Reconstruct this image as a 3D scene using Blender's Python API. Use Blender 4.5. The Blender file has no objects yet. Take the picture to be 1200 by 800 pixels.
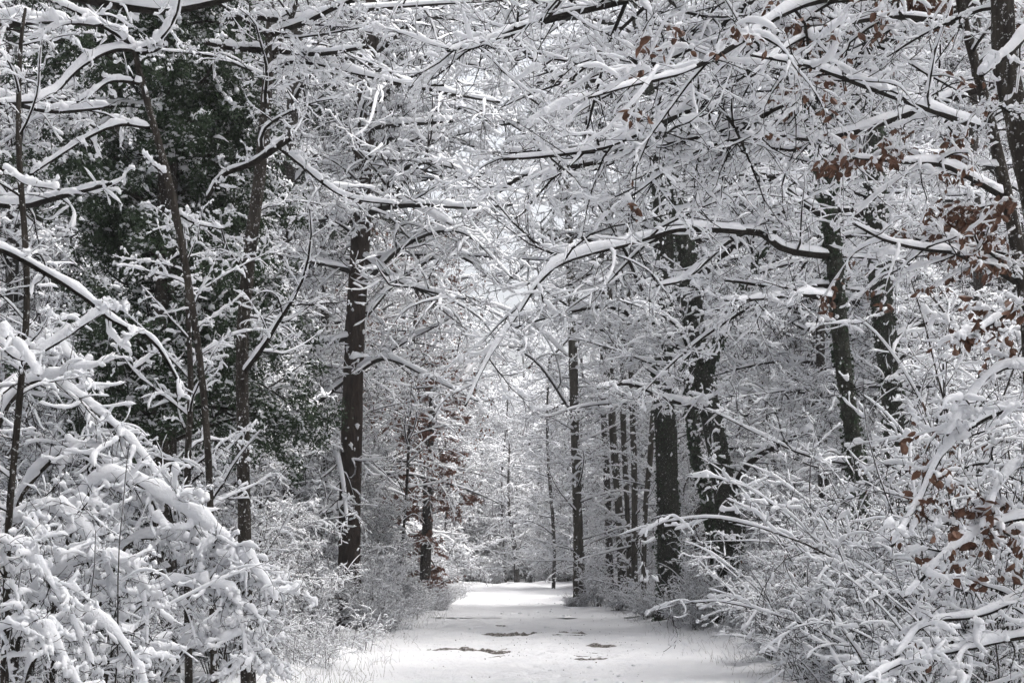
import bpy, math
import numpy as np
from math import radians as RAD

S = bpy.context.scene
C = S.collection

# ------------------------------------------------------------------ camera, sky, sun, exposure
F, HOR = 1500.0, 655.0            # focal length in picture pixels, height of the horizon line
CAM_Z = 1.6
cd = bpy.data.cameras.new('camera'); cam = bpy.data.objects.new('camera', cd); C.objects.link(cam)
cam.location = (0, 0, CAM_Z); cam.rotation_euler = (RAD(90), 0, 0)
cd.sensor_width = 36; cd.lens = F / 1200 * 36; cd.shift_y = (HOR - 400) / 1200
cd.clip_start = 0.05; cd.clip_end = 2000
S.camera = cam

SUN_EL, SUN_AZ = 66, 75           # degrees; behind a thick even cloud layer
w = bpy.data.worlds.new('World'); S.world = w; w.use_nodes = True
nt = w.node_tree; nt.nodes.clear()
sky = nt.nodes.new('ShaderNodeTexSky'); sky.sky_type = 'NISHITA'; sky.sun_disc = False
sky.sun_elevation = RAD(SUN_EL); sky.sun_rotation = RAD(SUN_AZ)
sky.air_density = 1.0; sky.dust_density = 9.0; sky.ozone_density = 1.0
hs = nt.nodes.new('ShaderNodeHueSaturation'); hs.inputs['Saturation'].default_value = 0.32
bg = nt.nodes.new('ShaderNodeBackground'); bg.inputs['Strength'].default_value = 0.15
ow = nt.nodes.new('ShaderNodeOutputWorld')
nt.links.new(sky.outputs[0], hs.inputs['Color']); nt.links.new(hs.outputs[0], bg.inputs['Color']); nt.links.new(bg.outputs[0], ow.inputs['Surface'])
sd = bpy.data.lights.new('sun', 'SUN'); sd.energy = 1.3; sd.angle = RAD(40); sd.color = (1, 0.98, 0.95)
so = bpy.data.objects.new('sun', sd); C.objects.link(so)
so.rotation_euler = (RAD(90 - SUN_EL), 0, RAD(180 - SUN_AZ))
S.view_settings.view_transform = 'Standard'; S.view_settings.look = 'None'
S.view_settings.exposure = 1.15; S.view_settings.gamma = 1.0
try:
    S.cycles.max_bounces = 8; S.cycles.diffuse_bounces = 5; S.cycles.caustics_reflective = False
except Exception: pass

# ------------------------------------------------------------------ materials
def mat(name, build):
    m = bpy.data.materials.new(name); m.use_nodes = True
    n = m.node_tree; b = n.nodes['Principled BSDF']; build(n, b); return m
def ramp(n, stops):
    r = n.nodes.new('ShaderNodeValToRGB'); e = r.color_ramp.elements
    while len(e) < len(stops): e.new(0.5)
    for i, (p, c) in enumerate(stops): e[i].position = p; e[i].color = (*c, 1)
    return r
def noise(n, scale, detail=4, rough=0.6, coord='Object', vec=None):
    t = n.nodes.new('ShaderNodeTexNoise'); t.inputs['Scale'].default_value = scale
    t.inputs['Detail'].default_value = detail; t.inputs['Roughness'].default_value = rough
    if vec is None:
        c = n.nodes.new('ShaderNodeTexCoord'); vec = c.outputs[coord]
    n.links.new(vec, t.inputs['Vector']); return t
def bump(n, b, hsock, strength, dist):
    u = n.nodes.new('ShaderNodeBump'); u.inputs['Strength'].default_value = strength; u.inputs['Distance'].default_value = dist
    n.links.new(hsock, u.inputs['Height']); n.links.new(u.outputs[0], b.inputs['Normal'])
def m_snow(n, b):
    t = noise(n, 9, 3)
    r = ramp(n, [(0.3, (0.80, 0.815, 0.85)), (0.7, (0.87, 0.875, 0.895))])
    n.links.new(t.outputs['Fac'], r.inputs[0]); n.links.new(r.outputs[0], b.inputs['Base Color'])
    b.inputs['Roughness'].default_value = 0.75; b.inputs['Specular IOR Level'].default_value = 0.15
    t2 = noise(n, 26, 6, 0.75); bump(n, b, t2.outputs['Fac'], 0.7, 0.03)
def m_ground_snow(n, b):
    t = noise(n, 1.3, 6)
    r = ramp(n, [(0.3, (0.80, 0.81, 0.84)), (0.7, (0.88, 0.885, 0.90))])
    n.links.new(t.outputs['Fac'], r.inputs[0]); n.links.new(r.outputs[0], b.inputs['Base Color'])
    b.inputs['Roughness'].default_value = 0.7; b.inputs['Specular IOR Level'].default_value = 0.15
    t2 = noise(n, 14, 7, 0.7); bump(n, b, t2.outputs['Fac'], 0.9, 0.08)
def bark(c0, c1, c2, zs=0.22, sc=14, speck=0.0):
    def f(n, b):
        c = n.nodes.new('ShaderNodeTexCoord'); m = n.nodes.new('ShaderNodeMapping'); m.inputs['Scale'].default_value = (1, 1, zs)
        n.links.new(c.outputs['Object'], m.inputs['Vector'])
        t = noise(n, sc, 7, 0.7, vec=m.outputs[0])
        r = ramp(n, [(0.3, c0), (0.52, c1), (0.75, c2)])
        n.links.new(t.outputs['Fac'], r.inputs[0])
        b.inputs['Roughness'].default_value = 0.9; b.inputs['Specular IOR Level'].default_value = 0.1
        bump(n, b, t.outputs['Fac'], 1.0, 0.05)
        if speck:                                   # pale lichen and rime flecks on the bark
            t2 = noise(n, 34, 4, 0.7); r2 = ramp(n, [(speck, (0, 0, 0)), (speck + 0.03, (1, 1, 1))])
            n.links.new(t2.outputs['Fac'], r2.inputs[0])
            mx = n.nodes.new('ShaderNodeMix'); mx.data_type = 'RGBA'; mx.inputs[7].default_value = (0.5, 0.5, 0.5, 1)
            n.links.new(r2.outputs[0], mx.inputs[0]); n.links.new(r.outputs[0], mx.inputs[6]); n.links.new(mx.outputs[2], b.inputs['Base Color'])
        else: n.links.new(r.outputs[0], b.inputs['Base Color'])
    return f
def m_leaf(cols, sc=3):
    def f(n, b):
        t = noise(n, sc, 3); r = ramp(n, [(0.3, cols[0]), (0.5, cols[1]), (0.7, cols[2])])
        n.links.new(t.outputs['Fac'], r.inputs[0]); n.links.new(r.outputs[0], b.inputs['Base Color'])
        b.inputs['Roughness'].default_value = 0.6; b.inputs['Specular IOR Level'].default_value = 0.25
    return f
M = {
 'snow': mat('snow', m_snow),
 'ground_snow': mat('ground_snow', m_ground_snow),
 'bark': mat('dark_bark', bark((0.014, 0.012, 0.010), (0.042, 0.036, 0.030), (0.10, 0.088, 0.075), speck=0.60)),
 'bark_brown': mat('brown_bark', bark((0.014, 0.010, 0.008), (0.038, 0.027, 0.021), (0.07, 0.052, 0.042), speck=0.70)),
 'bark_ivy': mat('ivy_bark', bark((0.010, 0.011, 0.008), (0.030, 0.031, 0.024), (0.075, 0.075, 0.06), zs=0.8, sc=22, speck=0.62)),
 'bark_grey': mat('grey_bark', bark((0.03, 0.027, 0.022), (0.075, 0.068, 0.056), (0.13, 0.12, 0.10), speck=0.66)),
 'twig': mat('twig_bark', bark((0.008, 0.007, 0.006), (0.020, 0.017, 0.014), (0.045, 0.038, 0.032), zs=1, sc=20)),
 'leaf_brown': mat('withered_leaf', m_leaf([(0.038, 0.020, 0.013), (0.11, 0.052, 0.032), (0.20, 0.11, 0.068)], 18)),
 'leaf_rust': mat('rusty_leaf', m_leaf([(0.09, 0.038, 0.026), (0.17, 0.075, 0.05), (0.26, 0.13, 0.09)], 6)),
 'leaf_dark': mat('evergreen_leaf', m_leaf([(0.010, 0.019, 0.009), (0.021, 0.040, 0.017), (0.038, 0.062, 0.028)], 5)),
 'soil': mat('wet_soil', m_leaf([(0.03, 0.026, 0.022), (0.07, 0.06, 0.05), (0.5, 0.48, 0.47)], 30)),
 'grass': mat('dry_grass', m_leaf([(0.05, 0.042, 0.028), (0.10, 0.082, 0.055), (0.17, 0.145, 0.10)], 6)),
}

# ------------------------------------------------------------------ geometry kit (all numpy)
Zv = np.array([0, 0, 1.0])
def nrm(v): return v / np.maximum(np.linalg.norm(v, axis=-1, keepdims=True), 1e-9)
def W(px, py, d):                                    # the point that stands at picture position px, py at distance d
    return np.array([(px - 600) / F * d, d, CAM_Z + (HOR - py) / F * d])
def frame(P):
    T = np.empty_like(P); T[:, 1:-1] = P[:, 2:] - P[:, :-2]; T[:, 0] = P[:, 1] - P[:, 0]; T[:, -1] = P[:, -1] - P[:, -2]
    T = nrm(T); side = nrm(np.cross(T, Zv) + np.array([0.04, 0.02, 0])); return T, side, np.cross(side, T)
def lattice(V, N, K, Sd):                             # quads of N open tubes
    i = np.arange(N)[:, None, None] * K * Sd; k = np.arange(K - 1)[None, :, None] * Sd; s = np.arange(Sd)[None, None, :]; s2 = (s + 1) % Sd
    a = i + k + s; b = i + k + s2
    return V.reshape(-1, 3), np.stack([a, b, b + Sd, a + Sd], -1).reshape(-1, 4)
def tubes(P, R, Sd, rough=0, rng=None):
    N, K, _ = P.shape; T, sd, up = frame(P); th = np.arange(Sd) * 2 * np.pi / Sd
    rr = R[:, :, None] * np.ones(Sd)
    if rough: rr = rr * (1 + rough * rng.normal(size=rr.shape))
    V = P[:, :, None] + rr[..., None] * (np.cos(th)[:, None] * sd[:, :, None] + np.sin(th)[:, None] * up[:, :, None])
    return lattice(V, N, K, Sd)
def smooth(a, it):
    for _ in range(it):
        b = a.copy(); b[:, 1:-1] = (a[:, :-2] + 2 * a[:, 1:-1] + a[:, 2:]) / 4; a = b
    return a
def resample(P, R, Kn):
    N, K, _ = P.shape; t = np.linspace(0, K - 1, Kn); i = np.minimum(t.astype(int), K - 2); f = (t - i)
    A = np.concatenate([2 * P[:, :1] - P[:, 1:2], P, 2 * P[:, -1:] - P[:, -2:-1]], 1)
    p0, p1, p2, p3 = A[:, i], A[:, i + 1], A[:, i + 2], A[:, i + 3]; f3 = f[None, :, None]
    Q = 0.5 * (2 * p1 + (p2 - p0) * f3 + (2 * p0 - 5 * p1 + 4 * p2 - p3) * f3 ** 2 + (3 * p1 - p0 - 3 * p2 + p3) * f3 ** 3)
    return Q, R[:, i] * (1 - f) + R[:, i + 1] * f
SNOW = 0.72
def snow_on(P, R, rng, t0, Sd=6, lump=0.4, gap=0.12, dens=None, bare=0.14):
    if dens: P, R = resample(P, R, dens)
    N, K, _ = P.shape; T, sd, up = frame(P)
    hz = np.sqrt(np.clip(1 - T[:, :, 2] ** 2, 0, 1))
    t = t0 * SNOW * (0.42 + 0.75 * np.clip(R / 0.025, 0, 1.5)) * np.clip((hz - 0.18) / 0.6, 0, 1) ** 1.1
    t = t * np.exp(lump * (smooth(rng.normal(size=(N, K)), 3) * 1.5 + 0.55 * smooth(rng.normal(size=(N, K)), 1))) * rng.uniform(0.6, 1.3, (N, 1))
    g = smooth(rng.random((N, K)), 2); thr = np.quantile(g, gap) if gap > 0 else -1
    t = t * np.clip((g - thr) / 0.02, 0, 1)
    if N > 60: t = t * (rng.random((N, 1)) > bare)
    e = np.linspace(0, 1, K); t = t * np.clip((1 - e) * (K - 1) * 0.9 + 0.3, 0, 1) * np.clip(e * (K - 1) * 0.8 + 0.35, 0, 1)
    s = np.clip(t / (0.3 * R + 1e-4), 0, 1)
    hw = 0.82 * R + 0.46 * t; hh = 0.5 * R + 0.88 * t
    hw = hw * (0.3 + 0.7 * s); hh = hh * (0.3 + 0.7 * s)
    hw[:, -1] *= 0.1; hh[:, -1] *= 0.1; hw[:, 0] *= 0.3; hh[:, 0] *= 0.3
    th = np.arange(Sd) * 2 * np.pi / Sd + np.pi / 2
    y = np.where(np.sin(th) > -0.1, np.sin(th), np.sin(th) * 0.30)
    upz = nrm(up * 0.5 + Zv * 0.5)
    cen = P + upz * (0.62 * R * s)[..., None]
    jit = 1 + lump * 0.10 * rng.normal(size=(N, K, Sd))
    V = cen[:, :, None] + (hw[:, :, None] * np.cos(th) * jit)[..., None] * sd[:, :, None] + (hh[:, :, None] * y * jit)[..., None] * upz[:, :, None]
    return lattice(V, N, K, Sd)
def blobs(cen, rad, rng, flat=0.75, ls=3, lr=6, irr=0.3):      # lumps of snow
    N = len(cen); ph = np.linspace(-1, 1, ls + 2) * np.pi / 2; th = np.arange(lr) * 2 * np.pi / lr
    x = np.cos(ph)[:, None] * np.cos(th); y = np.cos(ph)[:, None] * np.sin(th); z = np.sin(ph)[:, None] * np.ones(lr)
    U = np.stack([x, y, z * flat], -1)[None] * (1 + irr * rng.normal(size=(N, ls + 2, lr, 1)))
    V = cen[:, None, None] + U * np.asarray(rad).reshape(N, 1, 1, -1)
    return lattice(V, N, ls + 2, lr)
def leaves(cen, size, rng, droop=0.6, aspect=0.5):     # folded leaves of four faces' outline
    N = len(cen); d = nrm(rng.normal(size=(N, 3)) * np.array([1, 1, 0.5]) - np.array([0, 0, droop]))
    s = nrm(np.cross(d, rng.normal(size=(N, 3)))); n = np.cross(s, d)
    L = size * rng.uniform(0.6, 1.3, (N, 1)); w_ = L * aspect * 0.5
    cu = rng.uniform(-0.35, 0.35, (N, 1)) * L
    def pt(u, v): return cen + d * L * u + s * w_ * v + n * (w_ * abs(v) * 0.55 + cu * u * u)
    V = np.stack([pt(0, 0), pt(0.22, 0.75), pt(0.52, 1.0), pt(0.8, 0.6), pt(1, 0), pt(0.8, -0.6), pt(0.52, -1.0), pt(0.22, -0.75), pt(0.5, 0)], 1).reshape(-1, 3)
    i = np.arange(N)[:, None] * 9
    return V, np.concatenate([i + np.array([[a, (a + 1) % 8, 8]]) for a in range(8)])
def fine_leaves(cen, size, rng, droop=0.6, aspect=0.42): # small evergreen leaves, two faces each
    N = len(cen); d = nrm(rng.normal(size=(N, 3)) * np.array([1, 1, 0.5]) - np.array([0, 0, droop])); s = nrm(np.cross(d, rng.normal(size=(N, 3)))); n = np.cross(s, d)
    L = size * rng.uniform(0.6, 1.3, (N, 1)); w_ = L * aspect * 0.5; m = cen + d * L * 0.5
    V = np.stack([cen, m + s * w_ + n * w_ * 0.5, cen + d * L, m - s * w_ + n * w_ * 0.5], 1).reshape(-1, 3); i = np.arange(N)[:, None] * 4
    return V, np.concatenate([i + np.array([[0, 1, 2]]), i + np.array([[0, 2, 3]])])
def make_mesh(name, chunks, material, smoothing=True):
    vs, qs, ts = [], [], []; o = 0
    for V, Q in chunks:
        vs.append(V); (qs if Q.shape[1] == 4 else ts).append(Q + o); o += len(V)
    V = np.concatenate(vs).astype(np.float32)
    q = np.concatenate(qs) if qs else np.zeros((0, 4), int); t = np.concatenate(ts) if ts else np.zeros((0, 3), int)
    me = bpy.data.meshes.new(name); me.vertices.add(len(V)); me.vertices.foreach_set('co', V.ravel())
    li = np.concatenate([q.ravel(), t.ravel()]).astype(np.int32); nf = len(q) + len(t)
    me.loops.add(len(li)); me.loops.foreach_set('vertex_index', li); me.polygons.add(nf)
    st = np.concatenate([np.arange(len(q)) * 4, len(q) * 4 + np.arange(len(t)) * 3]).astype(np.int32)
    me.polygons.foreach_set('loop_start', st)
    me.polygons.foreach_set('use_smooth', np.full(nf, smoothing)); me.materials.append(material)
    me.update(calc_edges=True); me.validate(); global NF; NF += nf
    return me
NF = 0
def obj(name, chunks, material, parent=None, smoothing=True):
    o = bpy.data.objects.new(name, make_mesh(name, chunks, material, smoothing)); C.objects.link(o)
    if parent is not None: o.parent = parent
    return o
def tag(o, label=None, cat=None, group=None, kind=None):
    for k, v in (('label', label), ('category', cat), ('group', group), ('kind', kind)):
        if v: o[k] = v
    return o
def empty(name, loc, label, cat, group=None, rz=0, sc=1):
    o = bpy.data.objects.new(name, None); C.objects.link(o); o.location = loc; o.rotation_euler.z = rz; o.scale = (sc, sc, sc)
    o.empty_display_size = 0.2; return tag(o, label, cat, group)

# ------------------------------------------------------------------ growth
def grow(st, dr, L, K, rng, wob=0.12, droop=0.0, hook=0.0):
    N = len(st); P = np.empty((N, K, 3)); P[:, 0] = st; d = nrm(dr); step = (L / (K - 1))[:, None]; turn = rng.normal(size=(N, 3)) * wob * 0.6
    for k in range(1, K):
        turn = 0.6 * turn + rng.normal(size=(N, 3)) * wob
        d = nrm(d + turn - Zv * (droop + hook * (k / K)))
        P[:, k] = P[:, k - 1] + d * step
    return P
def kids(P, R, L, rng, n, t0, t1, ang, roll, lf, K, wob, droop, rf=0.6, rmin=0.0025, hook=0.0, taper=0.6, lift=0.0, slim=0.011):
    N, Kp = R.shape
    t = t0 + (t1 - t0) * (np.arange(n)[None] + rng.random((N, n))) / n
    x = t * (Kp - 1); i = np.minimum(x.astype(int), Kp - 2); f = (x - i)
    a = np.arange(N)[:, None]; A, B = P[a, i], P[a, i + 1]
    st = A + (B - A) * f[..., None]; r = R[a, i] * (1 - f) + R[a, i + 1] * f
    T = nrm(B - A); sd = nrm(np.cross(T, Zv) + np.array([0.04, 0.02, 0])); up = np.cross(sd, T)
    if roll > 3: ro = rng.uniform(0, 2 * np.pi, (N, n)); sg = np.ones((N, n))
    else: ro = rng.normal(size=(N, n)) * roll + lift; sg = np.where((np.arange(n)[None] + rng.integers(0, 2, (N, 1))) % 2, 1.0, -1.0)
    an = ang * rng.uniform(0.7, 1.3, (N, n))
    d = np.cos(an)[..., None] * T + np.sin(an)[..., None] * ((sg * np.cos(ro))[..., None] * sd + np.sin(ro)[..., None] * up)
    Lc = (L[:, None] * lf * (1 - taper * (t - t0) / (t1 - t0)) * rng.uniform(0.55, 1.35, (N, n)))
    r0 = np.minimum(r * rf, Lc * slim + 0.002); r0 = np.maximum(r0, rmin)
    st, d, Lc, r0 = st.reshape(-1, 3), d.reshape(-1, 3), Lc.ravel(), r0.ravel()
    Pc = grow(st, d, Lc, K, rng, wob, droop, hook)
    Rc = np.maximum(r0[:, None] * (1 - 0.8 * np.linspace(0, 1, K)), rmin * 0.7)
    return Pc, Rc, Lc
def sprays(P, R, L, rng, n2=12, n3=7, n4=0, k2=7, k3=5, lf2=0.42, lf3=0.42, flat=0.35, droop=0.035, rmin=0.0025, t0=0.12):
    out = [(P, R)]
    P2, R2, L2 = kids(P, R, L, rng, n2, t0, 0.98, 0.95, flat, lf2, k2, 0.19, droop, rmin=rmin)
    out.append((P2, R2))
    P3, R3, L3 = kids(P2, R2, L2, rng, n3, 0.12, 0.98, 0.95, flat * 1.5, lf3, k3, 0.22, droop, rmin=rmin)
    out.append((P3, R3))
    if n4:
        P4, R4, L4 = kids(P3, R3, L3, rng, n4, 0.2, 0.98, 0.8, 0.7, 0.5, 4, 0.15, droop, rmin=rmin * 0.8); out.append((P4, R4))
    return out
def bark_chunks(groups, sides=(6, 4, 3, 3)):
    return [tubes(P, R, sides[min(i, len(sides) - 1)]) for i, (P, R) in enumerate(groups)]
def snow_chunks(groups, rng, t0, sides=(8, 7, 6, 5), dens=(None,) * 4, lump=0.4, gap=0.12, t0f=(1, 1, 1, 1)):
    return [snow_on(P, R, rng, t0 * t0f[min(i, 3)], sides[min(i, 3)], lump * (0.75 if i == 0 else 1), gap * (0.3 if i == 0 else 1), dens[min(i, 3)]) for i, (P, R) in enumerate(groups)]
def bare_twigs(g, rng, n, rmin):                       # thin rods the snow does not cling to
    P, R = g[1] if len(g) > 1 else g[0]; L = np.linalg.norm(np.diff(P, axis=1), axis=2).sum(1)
    Pb, Rb, Lb = kids(P, R, L, rng, n, 0.1, 0.95, 1.0, 9, 0.55, 6, 0.16, -0.05, rmin=rmin); return [tubes(Pb, Rb, 3)]
def poly(pts, K):
    P = np.array(pts, float)[None]; R = np.zeros(P.shape[:2]); Q, _ = resample(P, R, K); return Q[0]
def trunk_curve(pts, rads, K, rng, wig=0.0):
    P = poly(pts, K)[None]; x = np.linspace(0, len(rads) - 1, K); R = np.interp(x, np.arange(len(rads)), rads)[None]
    if wig: P[0, 1:-1, :2] += smooth(rng.normal(size=(1, K, 2)), 2)[0, 1:-1] * wig
    return P, R
def trunk_chunks(P, R, rng, sides=14, flare=1.18, dens=3):
    Kn = P.shape[1] * dens; Q, r = resample(P, R, Kn); h = Q[0, :, 2] - Q[0, 0, 2]
    r = r * (1 + (flare - 1) * np.exp(-np.maximum(h, 0) / 0.35))[None]
    return [tubes(Q, r, sides, 0.035, rng)]
def plaster(P, R, rng, n, size=0.05, facing=None):     # snow flecks caught in the bark of upright trunks
    N, K = R.shape; i = rng.integers(0, K - 1, n); f = rng.random(n)[:, None]; c = P[0, i] * (1 - f) + P[0, i + 1] * f
    a = rng.uniform(0, 2 * np.pi, n); r = (R[0, i] * (1 - f[:, 0]) + R[0, i + 1] * f[:, 0])
    c = c + np.stack([np.cos(a) * r, np.sin(a) * r, np.zeros(n)], 1)
    k_ = np.sin(c[:, 2] * 2.7 + a * 2) + np.sin(c[:, 2] * 6.1 - a) > 0.15; c = c[k_]; n = len(c)
    s = size * rng.uniform(0.15, 1.0, (n, 1)) ** 1.3; return blobs(c, s * np.concatenate([rng.uniform(0.5, 1.3, (n, 2)), rng.uniform(0.5, 1.8, (n, 1))], 1), rng)

# ------------------------------------------------------------------ ground
def gz(x, y):
    x = np.asarray(x, float); y = np.asarray(y, float)
    c = 0.77 - 0.008 * y; e = np.abs(x - c) - 2.5
    bank = 0.22 * np.clip(e / 1.6, 0, 1) ** 1.5 + 0.35 * np.clip((e - 2) / 14, 0, 1)
    n = 0.10 * np.sin(x * 0.9 + 1.3) * np.sin(y * 0.55) + 0.07 * np.sin(x * 2.1 + y * 1.3) + 0.04 * np.sin(3.7 * x - 2.9 * y)
    return bank + n * np.clip(e / 2, 0.08, 1) + 0.10 * np.clip((y - 55) / 20, 0, 1) * np.sin(x * 1.9 + 0.6) * np.sin(y * 0.35 + x) + 0.12 * np.clip((y - 62) / 14, 0, 1)
def sheet(name, x0, x1, nx, y0, y1, ny, zf, material):
    X, Y = np.meshgrid(np.linspace(x0, x1, nx), np.linspace(y0, y1, ny)); Zz = zf(X, Y)
    V = np.stack([X, Y, Zz], -1).reshape(-1, 3); i = (np.arange(ny - 1)[:, None] * nx + np.arange(nx - 1)[None]).ravel()
    return obj(name, [(V, np.stack([i, i + 1, i + nx + 1, i + nx], 1))], material)
def fbm(X, Y, seed, f0, octs=4):
    r = np.random.default_rng(seed); z = 0; a = 1
    for o in range(octs):
        for _ in range(4):
            th = r.uniform(0, 6.28); ph = r.uniform(0, 6.28); k = f0 * 2 ** o * r.uniform(0.7, 1.3)
            z = z + a * np.sin((X * np.cos(th) + Y * np.sin(th)) * k + ph) / 4
        a *= 0.55
    return z
g0 = sheet('ground', -420, 420, 300, -60, 900, 340, lambda X, Y: gz(X, Y) - 0.10 * (np.abs(X) < 20), M['ground_snow'])
tag(g0, kind='structure')
def track_z(X, Y):
    z = gz(X, Y) + 0.05
    z = z + 0.045 * fbm(X, Y, 3, 2.2) + 0.024 * fbm(X, Y, 4, 8, 5) - 0.04 * np.exp(-((np.abs(X - 0.77 + 0.008 * Y) - 0.9) / 0.3) ** 2)
    return z - 0.035 * np.clip(1.2 * ruts(X, Y), 0, 1) - feet(X, Y)
def ruts(X, Y):
    m = 0 * X
    for (px, py, hw, a) in ((618, 745, 1.5, 1.0), (500, 746, 0.35, .6), (665, 744, 0.5, 0.9), (556, 765, 0.95, 1.1), (606, 762, 0.5, 0.7), (705, 757, 0.32, .8), (660, 769, 1.4, 0.55), (700, 771, 0.9, 0.6), (600, 733, 0.9, 0.5), (480, 762, 0.5, .5)):
        d = CAM_Z * F / (py - HOR); cx_ = (px - 600) / F * d
        yy = Y - d - 0.20 * np.sin(X * 1.7 + px) - 0.10 * np.sin(X * 4.3)
        m = m + a * np.exp(-(np.abs(X - cx_) / hw) ** 4) * np.exp(-(yy / 0.13) ** 2) * np.clip(1.0 + 0.6 * fbm(X, Y, px, 12, 5), 0, 1.4)
    return m
def feet(X, Y):
    z = 0 * X
    r = np.random.default_rng(9)                        # footprints down the middle
    for k in range(34):
        fx = 0.45 + 0.16 * (-1) ** k + r.normal() * 0.05; fy = 15 + k * 0.55
        z = z + 0.10 * np.exp(-((X - fx) / 0.09) ** 2 - ((Y - fy) / 0.16) ** 2)
    return z
tr = sheet('path', -3.4, 5.0, 200, 8, 34, 560, track_z, M['ground_snow']); tag(tr, kind='structure')
def far_track(X, Y):
    return gz(X, Y) + 0.04 + 0.03 * fbm(X, Y, 5, 1.3) + 0.05 * np.exp(-((Y - 40) / 3) ** 2)
tr2 = sheet('path', -3.6, 4.6, 90, 33.9, 80, 300, far_track, M['ground_snow']); tag(tr2, kind='structure')
mud = sheet('wet_soil_ruts', -2.4, 3.4, 220, 19, 33, 460, lambda X, Y: gz(X, Y) - 0.035 + 0.085 * ruts(X, Y) + 0.02 * fbm(X, Y, 8, 17, 4), M['soil']); tag(mud, kind='structure')
# ------------------------------------------------------------------ trees with a place of their own
def limbs_from(trunk, rng, n, t0, t1, Lm, K=9, ang=1.15, droop=0.03, hook=0.03, wob=0.08, az=None):
    P, R = trunk; L = np.array([Lm]); Pk, Rk, Lk = kids(P, R, L, rng, n, t0, t1, ang, 9, 1.0, K, wob, droop, rf=0.45, hook=hook, taper=0.35, slim=0.012)
    return Pk, Rk, Lk
def hand(limbs, K=14):
    """limbs: (picture points [(px,py)...], near distance, far distance, thickness in picture px at the start, at the end)"""
    Ps, Rs, Ls = [], [], []
    for pts, d0, d1, w0, w1 in limbs:
        ds = np.linspace(d0, d1, len(pts)); q = poly([W(x, y, d) for (x, y), d in zip(pts, ds)], K)
        Ps.append(q); Rs.append(np.linspace(w0 / 2 / F * d0, w1 / 2 / F * d1, K)); Ls.append(np.linalg.norm(np.diff(q, axis=0), axis=1).sum())
    return np.array(Ps), np.array(Rs), np.array(Ls)
def px_trunk(pts, K, rng, wig=0.0, root_it=True):                    # (px, py, distance, width in picture px)
    P = [W(x, y, d) for x, y, d, w_ in pts]; R = [w_ / 2 / F * d for x, y, d, w_ in pts]
    g_ = float(gz(P[0][0], P[0][1])) - 0.08
    if root_it and P[0][2] > g_ + 0.05: P.insert(0, np.array([P[0][0] + 0.3 * (P[0][0] - P[1][0]), P[0][1], g_])); R.insert(0, R[0] * 1.1)
    return trunk_curve(P, R, K, rng, wig)
def local(groups, base): return [(P - base, R) for P, R in groups]

def place_tree(name, label, cat, trunks, seed, bark='bark', group=None, n=14, t0=0.25, t1=0.98, Lm=3.0, hands=None, sp=None, snow=0.05,
               leaf=0, leaf_sp=0, flecks=200, fleck=0.05, sides=14, hsp=None, lump=0.45, dens=(40, 14, 8, 6), leafgroups=(2,), ang=1.15, gap=0.12, droop=0.03, twigs='twig', hsnow=None, wig=0.03):
    rng = np.random.default_rng(seed); ts = [px_trunk(t, 14, rng, wig, k == 0) for k, t in enumerate(trunks)]
    base = ts[0][0][0, 0].copy() if ts else np.array(hands[0][0] and W(*hands[0][0][0], hands[0][1]))
    base[2] = gz(base[0], base[1])
    root = empty(name, base, label, cat, group)
    tc, sc, allg = [], [], []
    for P, R in ts:
        tc += trunk_chunks(P - base, R, rng, sides)
        Q = P - base
        if flecks: sc.append(plaster(Q, R, rng, flecks, fleck))
        sc.append(snow_on(Q, R, rng, snow * 1.2, 9, 0.5, 0.2, 50))
        if n:
            Pk, Rk, Lk = limbs_from((Q, R), rng, n, t0, t1, Lm, ang=ang, droop=droop)
            g = sprays(Pk, Rk, Lk, rng, **(sp or {})); allg.append((g, snow))
    if hands:
        Ph, Rh, Lh = hand(hands); Ph = Ph - base
        g = sprays(Ph, Rh, Lh, rng, **(hsp or sp or {})); allg.append((g, hsnow or snow))
    if tc: obj('trunk', tc, M[bark], root)
    bc = []
    for g, s in allg:
        bc += bark_chunks(g) + bare_twigs(g, rng, 3, 0.0022 if base[1] < 16 else 0.005); sc += snow_chunks(g, rng, s, dens=dens, lump=lump, gap=gap)
    obj('crown', bc, M[twigs], root)
    obj('snow', sc, M['snow'], root)
    if bark == 'bark_ivy':
        cs = []
        for P, R in ts:
            m_ = 2600; u = rng.random(m_) ** 1.2 * 0.8 * 13; i = u.astype(int); f = (u - i)[:, None]; c = (P[0, i] * (1 - f) + P[0, i + 1] * f) - base; rr = R[0, i]
            a = rng.uniform(0, 6.28, m_); bl = 1.0 + 0.10 * np.clip(np.sin(u * 5 + a * 2) + np.sin(u * 2.3 + 1), 0, 2)
            c[:, 0] += np.cos(a) * rr * bl; c[:, 1] += np.sin(a) * rr * bl; cs.append(c)
        obj('ivy', [fine_leaves(np.concatenate(cs), 0.065, rng, 1.0, 0.9)], M['leaf_dark'], root, False)
    if leaf:
        cs = []
        for g, s in allg:
            for gi in leafgroups:
                P = g[min(gi, len(g) - 1)][0].reshape(-1, 3); cs.append(P)
        cs = np.concatenate(cs); cs = cs[rng.integers(0, len(cs), leaf_sp)] + rng.normal(size=(leaf_sp, 3)) * 0.02
        fq = 2.2 if ts[0][0][0, 0, 1] > 30 else 4.5; cl = np.sin(cs[:, 0] * fq + seed) + np.sin(cs[:, 1] * fq * 1.1 + 2) + np.sin(cs[:, 2] * fq * 1.2 + cs[:, 0] * 2)
        cs = cs[cl > (-1.3 if fq < 3 else 0.75)]
        obj('leaves', [leaves(cs, leaf, rng, 1.0, 0.55)], M['leaf_rust' if ts and ts[0][0][0, 0, 1] > 30 else 'leaf_brown'], root, False)
    return root

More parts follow.
